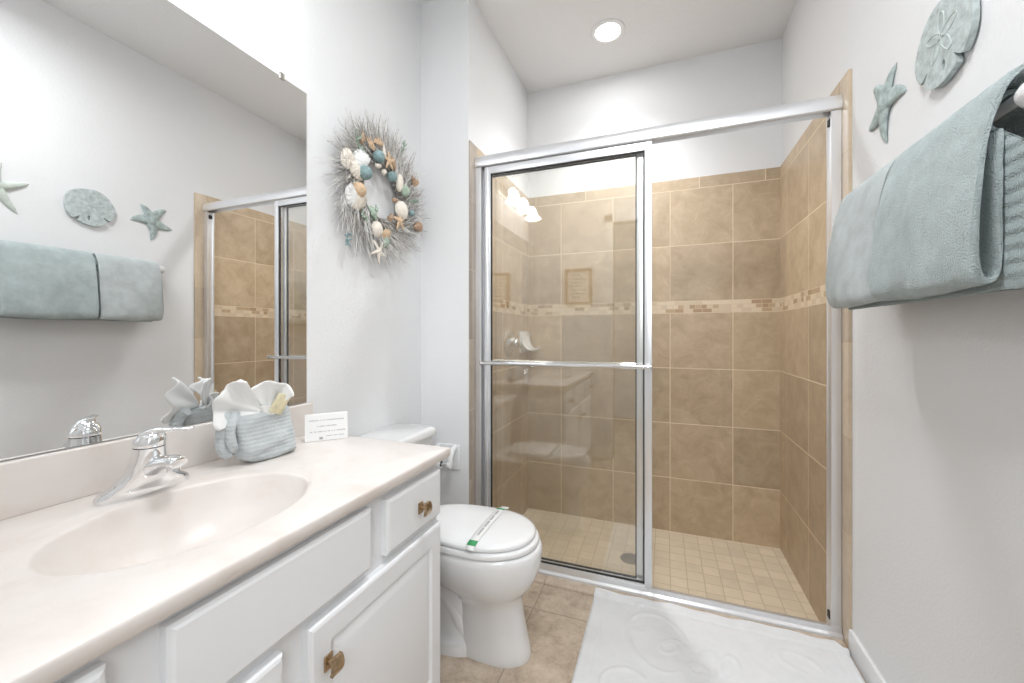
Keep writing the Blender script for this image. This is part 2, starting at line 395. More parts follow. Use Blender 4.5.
def knob(parent, y, z, s=.0125):
    b = nb(); x = CX+.019
    box(b, x, x+.004, y-s*.8, y+s*.8, z-s*1.15, z+s*1.15, .001, 1)
    rod(b, (x+.002, y, z), (x+.02, y, z), .0045)
    mt = Matrix.Translation((x+.024, y, z))
    n = 7; rings = []
    for i in range(n):                          # slightly bowed square face
        v = -1+2*i/(n-1)
        rings.append([(x+.017+.0035*(1-v*v), y-s, z+v*s*1.25), (x+.024+.005*(1-v*v), y-s, z+v*s*1.25), (x+.024+.005*(1-v*v), y+s, z+v*s*1.25), (x+.017+.0035*(1-v*v), y+s, z+v*s*1.25)])
    loft(b, rings); return obj('knob', b, M['brass'], parent, angle=35)
dr = panel('drawer', .766, 1.003, .588, .716, .012 and 0, parent=t); knob(dr, .896, .648)
dl = panel('drawer', .038, .268, .588, .722, 0, parent=t); knob(dl, .15, .655)
panel('false_drawer_front', .328, .713, .588, .722, 0, parent=t)
d1 = panel('door', .548, 1.003, .10, .566, .048, parent=t); knob(d1, .588, .482)
d2 = panel('door', .038, .496, .10, .566, .048, parent=t); knob(d2, .45, .478)

# ------------------------------------------------------------------ vanity top with integral basin
t = thing('marble_countertop', 'off-white cultured marble vanity top with oval integral basin on the white cabinet', 'countertop', (-.86, .5, .737))
ZV = .767; cx, cy, ea, eb = -.826, .503, .157, .208
rx0, rx1, ry0, ry1 = XL+.001, -.587, YN+.003, 1.045
angs = [2*PI*i/112 for i in range(112)]
for X, Y in ((rx0, ry0), (rx0, ry1), (rx1, ry0), (rx1, ry1)): angs.append(math.atan2(Y-cy, X-cx) % (2*PI))
angs = sorted(set(round(a, 5) for a in angs))
def edge_pt(a, off=0):
    c, s = math.cos(a), math.sin(a); best = 9
    for v, o, q in ((c, cx, (rx0, rx1)), (s, cy, (ry0, ry1))):
        if abs(v) > 1e-9:
            lim = (q[1] if v > 0 else q[0])-o; best = min(best, lim/v)
    X = cx+c*best; Y = cy+s*best
    X = min(max(X, rx0+off), rx1-off); Y = min(max(Y, ry0+off), ry1-off); return X, Y
def ell(a, k):
    c, s = math.cos(a), math.sin(a)
    # same polar direction as the border ray
    r = 1/math.sqrt((c/ea)**2+(s/eb)**2); return cx+c*r*k, cy+s*r*k
prof = [(.06, -.132), (.14, -.1315), (.3, -.128), (.45, -.120), (.6, -.105), (.74, -.082), (.84, -.058), (.92, -.034), (.96, -.019), (.985, -.0085), (1.0, -.0035), (1.012, -.0018), (1.04, -.0012), (1.14, -.0010), (1.19, -.0006), (1.22, 0), (1.26, 0)]
rings = [[(ell(a, k)[0], ell(a, k)[1], ZV+z) for a in angs] for k, z in prof]
for off, z in ((.006, 0), (.0025, -.001), (.0005, -.0035), (0, -.007), (0, -.024), (.003, -.0275), (.008, -.030), (.05, -.030)):
    rings.append([(*edge_pt(a, off), ZV+z) for a in angs])
b = nb(); loft(b, rings, cap0=True, cap1=False)
obj('counter_and_basin', b, M['marble'], t, angle=50)
b = nb(); box(b, XL+.001, -1.105, YN+.003, 1.034, ZV-.001, .868, .004, 3); obj('backsplash', b, M['marble'], t)
b = nb(); lathe(b, (cx, cy, ZV-.133), (0, 0, 1), [(.022, 0), (.022, .003), (.018, .004), (.012, .0025), (.001, .005)]); obj('basin_drain', b, M['chrome'], t)

# ------------------------------------------------------------------ faucet
fx, fy = -1.030, .525
t = thing('faucet', 'chrome single lever faucet behind the oval basin', 'faucet', (fx, fy, ZV))
b = nb(); rings = []
for z, hx, hy, ox, oy_ in ((0, .030, .082, 0, 0), (.006, .031, .083, 0, 0), (.012, .030, .081, 0, 0), (.019, .031, .073, .003, 0), (.027, .032, .060, .007, -.001), (.037, .032, .048, .012, -.003), (.049, .031, .038, .018, -.005), (.062, .029, .032, .023, -.007), (.076, .0275, .0285, .027, -.008), (.088, .0265, .0265, .029, -.008), (.099, .026, .026, .030, -.008)):
    rings.append([(fx+ox+math.copysign(abs(math.cos(2*PI*k/56))**.92, math.cos(2*PI*k/56))*hx, fy+oy_+math.copysign(abs(math.sin(2*PI*k/56))**.95, math.sin(2*PI*k/56))*hy, ZV+z) for k in range(56)])
loft(b, rings); obj('body', b, M['chrome'], t, angle=60)
b = nb()
pts = smooth_path([(fx+.014, fy-.004, ZV+.034), (fx+.032, fy-.003, ZV+.052), (fx+.055, fy, ZV+.064), (fx+.080, fy+.003, ZV+.070), (fx+.098, fy+.004, ZV+.071), (fx+.107, fy+.005, ZV+.070)], 6)
m = len(pts); rad = [interp([0, .25, .5, .8, .95, 1], [.028, .027, .023, .020, .018, .008], i/(m-1)) for i in range(m)]
tube(b, pts, rad, 28, flat=.62); rod(b, (fx+.088, fy+.004, ZV+.070), (fx+.090, fy+.004, ZV+.052), .013, 24)
obj('spout', b, M['chrome'], t, angle=60)
b = nb(); hx_ = fx+.030; hy__ = fy-.008
rings = []
for z, r_, ox in ((.0995, .024, 0), (.101, .0262, 0), (.106, .0268, 0), (.113, .026, .002), (.120, .0235, .004), (.126, .0185, .007), (.130, .011, .010), (.1315, .002, .012)):
    rings.append([(hx_+ox*.6+r_*math.cos(2*PI*k/36), hy__+ox*.6+r_*math.sin(2*PI*k/36), ZV+z) for k in range(36)])
loft(b, rings)
pts = smooth_path([(hx_-.016, hy__-.010, ZV+.114), (hx_-.004, hy__-.002, ZV+.126), (hx_+.014, hy__+.010, ZV+.1325), (hx_+.036, hy__+.025, ZV+.133), (hx_+.056, hy__+.038, ZV+.1325), (hx_+.066, hy__+.047, ZV+.1355)], 6)
m = len(pts); rad = [interp([0, .15, .35, .6, .9, 1], [.008, .017, .0155, .0095, .0075, .003], i/(m-1)) for i in range(m)]
tube(b, pts, rad, 24, flat=.42); obj('lever_handle', b, M['chrome'], t, angle=60)

# ------------------------------------------------------------------ mirror with clips
t = thing('wall_mirror', 'large frameless rectangular mirror on the left wall above the backsplash', 'mirror', (XL, .49, .870))
b = nb(); box(b, XL+.0005, XL+.006, YN+.004, 1.0195, .871, 1.905); obj('mirror_glass', b, M['mirror'], t)
for y, z in ((.927, 1.905), (.2, 1.905)):
    b = nb(); box(b, XL+.0005, XL+.010, y-.008, y+.008, z-.008, z+.012, .002); obj('clip', b, M['nickel'], t)

# ------------------------------------------------------------------ vanity light
t = thing('vanity_light', 'three shade vanity light with nickel bar above the mirror, seen reflected in the shower glass', 'wall light', (XL, .57, 2.13))
b = nb(); n = 40; yc, zc, hy, hz = .575, 2.165, .33, .055
def stad(k, x, sc_): 
    a = 2*PI*k/n; c, s = math.cos(a), math.sin(a)
    return (x, yc+(hy-hz)*(1 if c > 0 else -1)+c*hz*sc_, zc+s*hz*sc_)
loft(b, [[stad(k, XL+x, q) for k in range(n)] for x, q in ((.001, 1), (.012, 1), (.02, .85), (.022, .6))]); obj('back_plate', b, M['nickel'], t)
for y in (.80, .575, .35):
    b = nb(); tube(b, smooth_path([(XL+.015, y, zc), (XL+.06, y, zc+.004), (XL+.085, y, zc+.0), (XL+.088, y, zc-.018)], 5), .008, 12); obj('arm', b, M['nickel'], t)
    b = nb(); lathe(b, (XL+.09, y, zc-.012), (0.12, 0, -1), [(.018, -.006), (.028, 0), (.033, .02), (.036, .045), (.045, .07), (.062, .088), (.060, .089), (.040, .07), (.02, .03)], 28); obj('shade', b, M['shade'], t)

# ------------------------------------------------------------------ shower downlight and added overhead fill
t = thing('downlight', 'round recessed downlight in the ceiling above the shower', 'ceiling light', (-.282, 2.215, ZC))
b = nb(); lathe(b, (-.282, 2.215, ZC), (0, 0, -1), [(.092, 0), (.093, .003), (.088, .007), (.069, .006), (.0665, .004), (.066, .001)], 40); obj('trim_ring', b, simple('white_ring', (.82, .82, .82), .5), t)
b = nb(); lathe(b, (-.282, 2.215, ZC), (0, 0, -1), [(.0655, .001), (.0655, .004), (.04, .0055), (.001, .006)], 40); obj('lens', b, M['lens'], t)
t = thing('overhead_fill_light', 'round fill light added above the bathroom floor, unseen overhead', 'ceiling light', (-.05, .62, ZC))  # added glowing fitting around the overhead fill, never in view
b = nb(); lathe(b, (-.05, .62, ZC), (0, 0, -1), [(.20, 0), (.205, .01), (.20, .03), (.19, .032), (.001, .033)], 40); obj('pan', b, M['trimw'], t)
b = nb(); lathe(b, (-.05, .62, ZC), (0, 0, -1), [(.185, .034), (.17, .052), (.12, .068), (.06, .076), (.001, .078)], 40); obj('diffuser', b, M['lens'], t)

# ------------------------------------------------------------------ toilet
TY = 1.291
t = thing('toilet', 'white two-piece toilet with closed lid between the vanity and the shower', 'toilet', (-.75, TY, 0))
def egg(xb, xf, hw, z, n=56, cyo=0, pb=2.6, pf=2.1, split=.42):
    """egg outline: squarer back, rounded front; widest at split from the front"""
    xm = xf-(xf-xb)*split; out = []
    for k in range(n):
        a = 2*PI*k/n; c, s = math.cos(a), math.sin(a)
        p = pf if c > 0 else pb
        cc = math.copysign(abs(c)**(2/p), c); ss = math.copysign(abs(s)**(2/p), s)
        out.append((xm+(cc*(xf-xm) if c > 0 else cc*(xm-xb)), TY+cyo+ss*hw, z))
    return out
b = nb()
R = [(-.705, -.424, .078, 0), (-.705, -.422, .080, .010), (-.70, -.427, .079, .03), (-.69, -.437, .077, .08), (-.68, -.448, .075, .14), (-.68, -.453, .076, .18),
     (-.70, -.450, .090, .212), (-.75, -.432, .109, .235), (-.80, -.410, .128, .262), (-.83, -.396, .141, .295), (-.85, -.387, .149, .33), (-.86, -.384, .152, .36), (-.86, -.385, .151, .376), (-.857, -.390, .148, .384), (-.85, -.400, .141, .386)]
loft(b, [egg(*r, cyo=.010*max(0, 1-r[3]/.2)) for r in R])
R = [(-1.03, -.60, .086, 0), (-1.03, -.60, .087, .03), (-1.0, -.60, .08, .045), (-.98, -.60, .07, .06), (-.98, -.60, .062, .10), (-.98, -.6, .068, .22), (-1.0, -.6, .085, .28), (-1.03, -.6, .12, .33), (-1.05, -.62, .15, .35), (-1.05, -.64, .155, .383), (-1.045, -.66, .15, .386)]
loft(b, [egg(*r, pb=4, pf=3) for r in R])
for sg in (-1, 1): tube(b, smooth_path([(-.64, TY+sg*.020, .05), (-.70, TY+sg*.026, .16), (-.79, TY+sg*.030, .225), (-.88, TY+sg*.030, .19), (-.93, TY+sg*.028, .10), (-.95, TY+sg*.028, .03)], 6), .040, 18)
obj('bowl', b, M['china'], t, angle=60)
b = nb(); loft(b, [egg(-.855, -.406, .146, .388, pf=2.15), egg(-.86, -.397, .153, .391), egg(-.86, -.395, .154, .400), egg(-.858, -.399, .151, .407), egg(-.85, -.403, .143, .409)]); obj('seat', b, M['plastic'], t, angle=50)
b = nb(); loft(b, [egg(-.855, -.415, .141, .4105), egg(-.857, -.408, .148, .413), egg(-.857, -.407, .149, .420), egg(-.855, -.411, .146, .426), egg(-.845, -.424, .136, .430), egg(-.80, -.45, .13, .433), egg(-.72, -.55, .06, .4345)])
for s in (-1, 1): rod(b, (-.862, TY+s*.075-.02, .412), (-.862, TY+s*.075+.02, .412), .012)
obj('lid', b, M['plastic'], t, angle=50)
b = nb()
def rrect(x0, x1, y0, y1, z, r, n=8):
    out = []
    for (X, Y, a0) in ((x1-r, y1-r, 0), (x0+r, y1-r, PI/2), (x0+r, y0+r, PI), (x1-r, y0+r, 1.5*PI)):
        for k in range(n+1): a = a0+PI/2*k/n; out.append((X+r*math.cos(a), Y+r*math.sin(a), z))
    return out
loft(b, [rrect(XL+.02, -.935, TY-.185, TY+.185, .372, .03), rrect(XL+.012, -.93, TY-.195, TY+.195, .385, .035), rrect(XL+.01, -.925, TY-.207, TY+.207, .52, .035), rrect(XL+.008, -.921, TY-.214, TY+.214, .668, .035)])
obj('tank', b, M['china'], t)
b = nb(); loft(b, [rrect(XL+.008, -.917, TY-.218, TY+.218, .669, .035), rrect(XL+.003, -.907, TY-.226, TY+.226, .674, .04), rrect(XL+.003, -.905, TY-.228, TY+.228, .690, .04), rrect(XL+.006, -.910, TY-.223, TY+.223, .699, .037), rrect(XL+.014, -.922, TY-.21, TY+.21, .7035, .03)])
obj('tank_lid', b, M['china'], t)
b = nb(); rod(b, (-.922, TY-.155, .625), (-.905, TY-.155, .625), .013); tube(b, [(-.907, TY-.155, .625), (-.903, TY-.12, .622), (-.90, TY-.085, .618)], [.006, .007, .008], 10); obj('flush_lever', b, M['chrome'], t)
# paper band across the lid
t = thing('paper_band', 'white and green paper sanitary strip wrapped across the toilet lid', 'paper strip', (-.57, TY, .43))
prof = [(-.155, .384), (-.1565, .395), (-.157, .410), (-.154, .421), (-.146, .4295), (-.12, .4345), (-.06, .437), (.06, .437), (.12, .4345), (.146, .4295), (.155, .423), (.164, .4215), (.178, .421)]
def band(y0, y1, dz, hw, name, mat, par, dx=0):
    b = nb(); r0 = []
    ys = [p[0] for p in prof]
    samples = [p for p in prof if y0 < p[0] < y1]
    def zz(y): return interp(ys, [p[1] for p in prof], y)
    S = [(y0, zz(y0))]+samples+[(y1, zz(y1))]
    def cxx(y): return -.575+y*(-.03)+dx
    vs = []; fs = []
    for (y, z) in S:
        x = cxx(y); vs += [(x-hw, TY+y, z+dz), (x+hw, TY+y, z+dz)]
    for i in range(len(S)-1): fs.append((2*i, 2*i+1, 2*i+3, 2*i+2))
    put(b, vs, fs); return obj(name, b, mat, par, solid=.0006)
band(-.155, .178, .0006, .016, 'paper', M['paper'], t)
band(-.146, -.122, .0014, .0155, 'green_panel', M['green'], t); band(.118, .136, .0014, .0155, 'green_panel', M['green'], t)
b = nb(); random.seed(3)
for k in range(26):
    y = -.09+k*.0075
    if k in (7, 14, 20): continue
    x = -.575-.03*y; z = interp([p[0] for p in prof], [p[1] for p in prof], y)+.0018
    box(b, x-.003-random.random()*.002, x+.003, TY+y, TY+y+.005, z-.0002, z+.0002)
obj('printed_lettering', b, M['ink'], t)

# ------------------------------------------------------------------ toilet paper holder on the return wall
t = thing('toilet_paper_holder', 'white ceramic toilet paper holder on the wall beside the shower, holding an empty roller', 'toilet paper holder', (-.965, YP, .51))
b = nb(); box(b, -1.035, -.905, YP-.010, YP+.0, .452, .572, .006, 3)
obj('back_plate', b, M['china'], t)
for x in (-1.022, -.930):
    b = nb(); tube(b, smooth_path([(x, YP-.004, .560), (x, YP-.030, .552), (x, YP-.050, .530), (x, YP-.058, .505), (x, YP-.058, .492)], 6), .0125, 16, up=(1, 0, 0)); lathe(b, (x-.011, YP-.058, .490), (1, 0, 0), [(.016, 0), (.020, .003), (.020, .019), (.016, .022)], 22); obj('arm', b, M['china'], t)
b = nb(); lathe(b, (-1.018, YP-.058, .490), (1, 0, 0), [(.018, 0), (.023, .004), (.023, .040), (.021, .043), (.014, .043), (.013, .030), (.001, .029)], 24); obj('roller', b, M['plastic'], t)
b = nb(); rod(b, (-.99, YP-.058, .490), (-.935, YP-.058, .490), .0055, 14); obj('spring_rod', b, M['chrome'], t)
b = nb(); lathe(b, (-.9885, YP-.058, .490), (1, 0, 0), [(.0128, 0), (.0128, .010), (.0001, .0102)], 18); obj('roller_hollow', b, M['dark'], t)

# ------------------------------------------------------------------ shower door frame and sliding panels
t = thing('shower_door_frame', 'silver metal shower door frame with header, jambs and floor track', 'door frame', (-.13, 1.785, .014))
b = nb(); rings = []
hp = [(1.760, 1.909), (1.757, 1.925), (1.759, 1.945), (1.766, 1.958), (1.780, 1.965), (1.812, 1.965), (1.818, 1.958), (1.818, 1.909), (1.812, 1.905), (1.806, 1.92), (1.772, 1.92), (1.766, 1.905)]
loft(b, [[(x, y, z) for y, z in hp] for x in (XS+.001, XT-.001)]); obj('header', b, M['aluw'], t, angle=30)
for x0, x1 in ((XS+.001, XS+.030), (XT-.030, XT-.001)):
    sg = 1 if x0 < 0 else -1; xw = x0 if x0 < 0 else x1
    jp = [(0, 1.768), (.030, 1.768), (.031, 1.771), (.031, 1.776), (.028, 1.779), (.024, 1.785), (.024, 1.795), (.028, 1.803), (.031, 1.806), (.031, 1.812), (.029, 1.815), (0, 1.815)]
    b = nb(); loft(b, [[(xw+sg*q[0], q[1], z) for q in jp] for z in (.03, 1.905)]); obj('jamb', b, M['aluw'], t, angle=30)
b = nb(); tp = [(1.748, .013), (1.750, .022), (1.762, .028), (1.764, .045), (1.768, .045), (1.770, .026), (1.788, .026), (1.789, .034), (1.792, .034), (1.793, .026), (1.812, .024), (1.822, .020), (1.822, .013)]
loft(b, [[(x, y, z) for y, z in tp] for x in (XS+.001, XT-.001)]); obj('track', b, M['aluw'], t, angle=30)
for x in (XT-.028,):
    b = nb(); box(b, x-.006, x+.001, 1.778, 1.80, .06, .085, .001, 1); obj('bumper', b, M['gasket'], t)
    b = nb(); box(b, x-.006, x+.001, 1.778, 1.80, 1.86, 1.885, .001, 1); obj('bumper', b, M['gasket'], t)

def door_panel(x0, x1, y, label, bar):
    z0, z1 = .034, 1.900; sw = .030; d = .012
    t = thing('sliding_shower_panel', label, 'shower door', ((x0+x1)/2, y, z0))
    for xa in (x0, x1-sw):
        b = nb(); box(b, xa, xa+sw*.55 if xa == x0 else xa+sw, y-d, y+d, z0, z1, .003, 2)
        if xa == x0: box(b, xa+sw*.5, xa+sw, y-d*.6, y+d*.6, z0, z1, .002, 2)
        obj('stile', b, M['aluw'], t)
    b = nb(); box(b, x0+sw-.002, x1-sw+.002, y-d*.9, y+d*.9, z1-.034, z1, .003, 2); obj('top_rail', b, M['aluw'], t)
    b = nb(); box(b, x0+sw-.002, x1-sw+.002, y-d*.9, y+d*.9, z0, z0+.020, .003, 2); obj('bottom_rail', b, M['aluw'], t)
    b = nb(); g = .005
    for q in ((x0+sw-.001, x0+sw+g, z0+.02, z1-.034), (x1-sw-g, x1-sw+.001, z0+.02, z1-.034)): box(b, q[0], q[1], y-.0045, y+.0045, q[2], q[3])
    box(b, x0+sw, x1-sw, y-.0045, y+.0045, z1-.034-g, z1-.033); box(b, x0+sw, x1-sw, y-.0045, y+.0045, z0+.019, z0+.02+g)
    obj('gasket', b, M['gasket'], t)
    b = nb(); box(b, x0+sw, x1-sw, y-.0025, y+.0025, z0+.02, z1-.034); obj('glass_pane', b, M['glass'], t)
    b = nb(); yy = y+(-.045 if bar < 0 else .045); zb = .963
    rod(b, (x0-.002, yy, zb), (x1-.002, yy, zb), .0095, 20)
    for xx in (x0+.012, x1-.012): rod(b, (xx, y, zb), (xx, yy, zb), .007, 12)
    bb = obj('towel_bar', b, M['chrome'], t)
    for xx in (x0-.006, x1-.002):
        b = nb(); box(b, xx, xx+.005, yy-.012, yy+.012, zb-.012, zb+.012, .001, 1); obj('bar_cap', b, M['nickel'], bb)
    return t
door_panel(-.806, -.045, 1.7755, 'front sliding glass shower panel with silver frame and towel bar facing the room', -1)
door_panel(-.822, -.078, 1.8015, 'rear sliding glass shower panel stacked behind the front one, inside the shower', 1)

# ------------------------------------------------------------------ shower fittings
t = thing('shower_valve', 'chrome round shower valve with lever handle on the left shower wall', 'shower valve', (XS, 2.22, 1.05))
b = nb(); lathe(b, (XS, 2.22, 1.05), (1, 0, 0), [(.082, .0), (.082, .003), (.074, .009), (.045, .013), (.03, .016), (.001, .017)], 40); obj('escutcheon', b, M['chrome'], t)
b = nb(); lathe(b, (XS, 2.22, 1.05), (1, 0, 0), [(.028, .012), (.026, .04), (.024, .058), (.018, .064), (.001, .066)], 30)
tube(b, smooth_path([(XS+.05, 2.22, 1.05), (XS+.056, 2.24, 1.03), (XS+.06, 2.262, 1.0), (XS+.064, 2.27, .985)], 5), [.011]*8+[.009]*7+[.005], 12); obj('handle', b, M['chrome'], t)
b = nb()
rows = []
for i in range(11):                              # scooped ceramic dish: tall back, curved down and forward
    v = i/10; ang = v*PI/2
    x = XS+.003+.008+.075*(1-math.cos(ang))**1.0; z = 1.105-.105*math.sin(ang)**.9
    rows.append((x, z))
th = .010; rings = []
for y in (2.405, 2.41, 2.45, 2.49, 2.53, 2.565, 2.57):
    e = .004 if y in (2.405, 2.57) else 0
    rings.append([(x+e*.3, y, z-e) for x, z in rows]+[(x-e*.3-.002, y, z-th+e) for x, z in rows[::-1]][:-1]+[(XS+.0005, y, 1.105), ])
loft(b, rings)
box(b, XS+.001, XS+.012, 2.40, 2.575, .985, 1.115, .004, 2); box(b, XS+.078, XS+.088, 2.405, 2.57, .992, 1.008, .003, 2)
tag(obj('soap_dish', b, M['china'], angle=50), 'white ceramic soap dish on the left shower wall near the corner', 'soap dish')
t = thing('shower_drain', 'round metal drain in the tan shower floor', 'drain', (-.163, 2.194, ZF))
b = nb(); lathe(b, (-.163, 2.194, ZF), (0, 0, 1), [(.052, 0), (.052, .003), (.048, .004), (.001, .0042)], 36); obj('strainer', b, simple('drain_metal', (.36, .31, .25), .4, .8), t)
b = nb()
for r_, n_ in ((.014, 6), (.028, 12), (.040, 18)):
    for k in range(n_):
        a = 2*PI*k/n_; lathe(b, (-.163+r_*math.cos(a), 2.194+r_*math.sin(a), ZF+.0042), (0, 0, 1), [(.0035, 0), (.0035, .0003)], 8)
obj('drain_holes', b, M['dark'], t)

# ------------------------------------------------------------------ bath mat
b = nb(); nx, ny = 150, 100; X0, X1, Y0, Y1 = -.272, .594, 1.175, 1.735
def seg_d(p, q, r):
    d = r-q; t_ = max(0, min(1, (p-q).dot(d)/max(d.length_squared, 1e-9))); return (p-q-d*t_).length
def loopc(cx_, cy_, a, b_, rot, n=26, turns=1.0, shrink=0):
    out = []
    for k in range(n+1):
        th_ = 2*PI*turns*k/n; s = 1-shrink*k/n
        x = a*s*math.cos(th_); y = b_*s*math.sin(th_)
        out.append(Vector((cx_+x*math.cos(rot)-y*math.sin(rot), cy_+x*math.sin(rot)+y*math.cos(rot))))
    return out
curves = [loopc(-.02, 1.52, .10, .14, .3, turns=.8), loopc(.02, 1.50, .045, .03, .9, turns=1.3, shrink=.5), loopc(.14, 1.47, .03, .055, -.2), loopc(.20, 1.48, .025, .05, -.3), loopc(.10, 1.43, .03, .03, 0, turns=1.4, shrink=.6),
          loopc(.33, 1.40, .08, .05, .1, turns=.7), loopc(.36, 1.40, .035, .03, 0, turns=1.5, shrink=.7), loopc(-.12, 1.30, .07, .05, .5), loopc(.08, 1.28, .10, .06, .2, turns=1.4, shrink=.6), loopc(.42, 1.58, .06, .04, -.4, turns=.8), loopc(.30, 1.25, .09, .05, 0)]
polys = [(c, min(p.x for p in c)-.02, max(p.x for p in c)+.02, min(p.y for p in c)-.02, max(p.y for p in c)+.02) for c in curves]
vs = []; fs = []
for j in range(ny+1):
    for i in range(nx+1):
        u = i/nx; v = j/ny
        # rounded corners by pulling in
        x = X0+(X1-X0)*u; y = Y0+(Y1-Y0)*v
        e = min(u*(X1-X0), (1-u)*(X1-X0), v*(Y1-Y0), (1-v)*(Y1-Y0))
        if u > .97 and v > .95: x -= .02*(v-.95)/.05*(u-.97)/.03; y -= .035*(u-.97)/.03*(v-.95)/.05
        y += .004*math.sin(x*19+1)*(v) + .003*math.sin(x*47)*v
        z = .011+.0022*noise.noise(Vector((x*9, y*9, 0)))+.001*noise.noise(Vector((x*40, y*40, 3)))
        if v > .93 : z += .006*((v-.93)/.07)*(1+math.sin(x*24+1.5))*.5+.006*(v-.93)/.07
        p = Vector((x, y)); dm = 9
        for c, a0, a1, b0, b1 in polys:
            if a0 < x < a1 and b0 < y < b1:
                for q in range(len(c)-1): dm = min(dm, seg_d(p, c[q], c[q+1]))
        z += .0042*math.exp(-(dm/.0055)**2)
        bd = abs(e-.045); z += -.003*math.exp(-(bd/.004)**2)
        if e < .012: z = max(.002, z*math.sqrt(max(0, 1-(1-e/.012)**2)))
        if y > 1.69: z = max(z, .0155) if e > 1e-4 else .0150
        vs.append((x, y, z))
for j in range(ny):
    for i in range(nx):
        a = j*(nx+1)+i; fs.append((a, a+1, a+nx+2, a+nx+1))
put(b, vs, fs)
tag(obj('bath_mat', b, M['mat'], angle=80), 'white terry bath mat embossed with curled shapes on the tile floor before the shower', 'bath mat')

# ------------------------------------------------------------------ towel bar and towels on the right wall
BX, BZ = .535, 1.478
t = thing('towel_bar', 'white towel bar holding sage towels on the right wall', 'towel bar', (XR, 1.16, BZ))
b = nb(); rod(b, (BX, .815, BZ), (BX, 1.49, BZ), .010, 20); obj('rod', b, M['china'], t)
for y in (.825, 1.487):
    b = nb(); lathe(b, (XR, y, BZ), (-1, 0, 0), [(.030, 0), (.030, .006), (.024, .012), (.016, .022), (.014, .045), (.018, .056)], 28)
    lathe(b, (BX-(.018 if y < 1 else 0), y-.019, BZ-(.02 if y < 1 else 0)), (0, 1, 0), [(.012, 0), (.020, .004), (.0225, .013), (.0225, .024), (.020, .034), (.012, .038)], 28); obj('bracket', b, M['china'], t)
def hang(name, path, y0, y1, th, mat, label, wav=.004, sk=0.0, seed=0, ny=46, sag=0.0, pull=0.0, cat='towel', group=None, edge=.5):
    """ribbon of cloth: path of (x,z) points, thickness th, extruded along y"""
    P = smooth_path([(p[0], 0, p[1]) for p in path], 7); m = len(P)
    off = []
    for i in range(m):
        d = (P[min(i+1, m-1)]-P[max(i-1, 0)]); d.normalize(); off.append(Vector((-d.z, 0, d.x)))
    rings = []
    for j in range(ny+1):
        v = j/ny
        y = y0+(y1-y0)*v
        en = min(v, 1-v)*ny; tk = th*(.55 if en < .5 else (.85 if en < 1.5 else 1))
        ring = []
        for side in (1, -1):
            idx = range(m) if side == 1 else range(m-1, -1, -1)
            for i in idx:
                ee = min(i, m-1-i); tt = tk*(.5 if ee == 0 else (.85 if ee == 1 else 1))
                q = P[i]+off[i]*side*tt*.5
                dn = max(0, (BZ-q.z))/.3
                w_ = wav*dn*noise.noise(Vector((y*9+seed, q.z*4, side*.15+seed)))*1.6+.0016*noise.noise(Vector((y*45, q.z*45, i*.05+seed)))
                pl = pull*(1-v)**6*max(0, min(1, (q.z-1.36)/.09))
                ring.append((q.x+w_, y+pl+sk*dn*(1-2*v)*.02+.0025*noise.noise(Vector((q.z*14, seed, i*.11)))*(1 if en < 2 else 0), q.z+.003*dn*noise.noise(Vector((y*12, seed*3, 1)))-sag*dn*math.sin(PI*v)))
        rings.append(ring)
    b = nb(); loft(b, rings)
    return tag(obj(name, b, mat, angle=70), label, cat, group)
hang('bath_towel', [(.578, 1.178), (.580, 1.30), (.572, 1.42), (.560, 1.474), (.535, 1.4985), (.512, 1.474), (.503, 1.42), (.501, 1.30), (.500, 1.168)], .790, 1.43, .009, M['towelrib'],
     'ribbed sage bath towel underneath, draped over the towel bar behind the folded towels', seed=3, wav=.003, pull=.12, cat='towel')
def folded(y0, y1, mat, label, seed, zb=1.178, z0=1.50):
    hang('folded_towel', [(.592, 1.22), (.593, 1.33), (.586, 1.43), (.570, 1.488), (.535, 1.514), (.505, 1.500), (.484, 1.45), (.467, 1.36), (.459, 1.25), (.459, 1.205), (.466, 1.185), (.477, 1.182), (.487, 1.192), (.490, 1.22), (.4895, 1.32), (.4925, 1.42)],
         y0, y1, .0125, mat, label, seed=seed, wav=.011, sag=.004, group=None)
folded(.855, 1.176, M['towel'], 'thick folded sage hand towel on the bar, the nearer of the two', 1)
folded(1.188, 1.462, M['towel2'], 'paler folded sage hand towel on the bar, farther one nearest the shower', 8)
# ------------------------------------------------------------------ starfish and sand dollar on the right wall
def starfish(name, o, frame, arms, w, th, mat, parent=None, label=None, cat='starfish', bend=.0):
    """frame = (u, v, n) unit vectors, arms = [(angle, length, bend)]"""
    u, v, n = [Vector(q) for q in frame]; o = Vector(o); b = nb()
    for ang, L, bd in arms:
        m = 9; rings = []
        for i in range(m):
            s = i/(m-1); a = ang+bd*s*s
            c = o+u*math.cos(a)*L*s+v*math.sin(a)*L*s
            hw = w*((1-s)**.55*.92+.08)*(1 if s < .98 else .35); hh = th*((1-s)**.7*.85+.15)
            dr_ = (-u*math.sin(a)+v*math.cos(a))
            rings.append([c+dr_*math.cos(2*PI*k/12)*hw+n*(math.sin(2*PI*k/12)*hh*.55+hh*.5*.9) for k in range(12)])
        loft(b, rings)
    lathe(b, o, n, [(w*1.1, 0), (w*1.2, th*.4), (w*.9, th*.85), (w*.4, th*1.08), (w*.05, th*1.12)], 15)
    ob = obj(name, b, mat, parent, base=tuple(o) if parent is None else None, angle=50)
    if label: tag(ob, label, cat)
    return ob
RF = ((0, 1, 0), (0, 0, 1), (-1, 0, 0))
def arms_from(c, tips, bends):
    return [(math.atan2(t_[1]-c[1], t_[0]-c[0])-bd, math.hypot(t_[0]-c[0], t_[1]-c[1]), bd) for t_, bd in zip(tips, bends)]
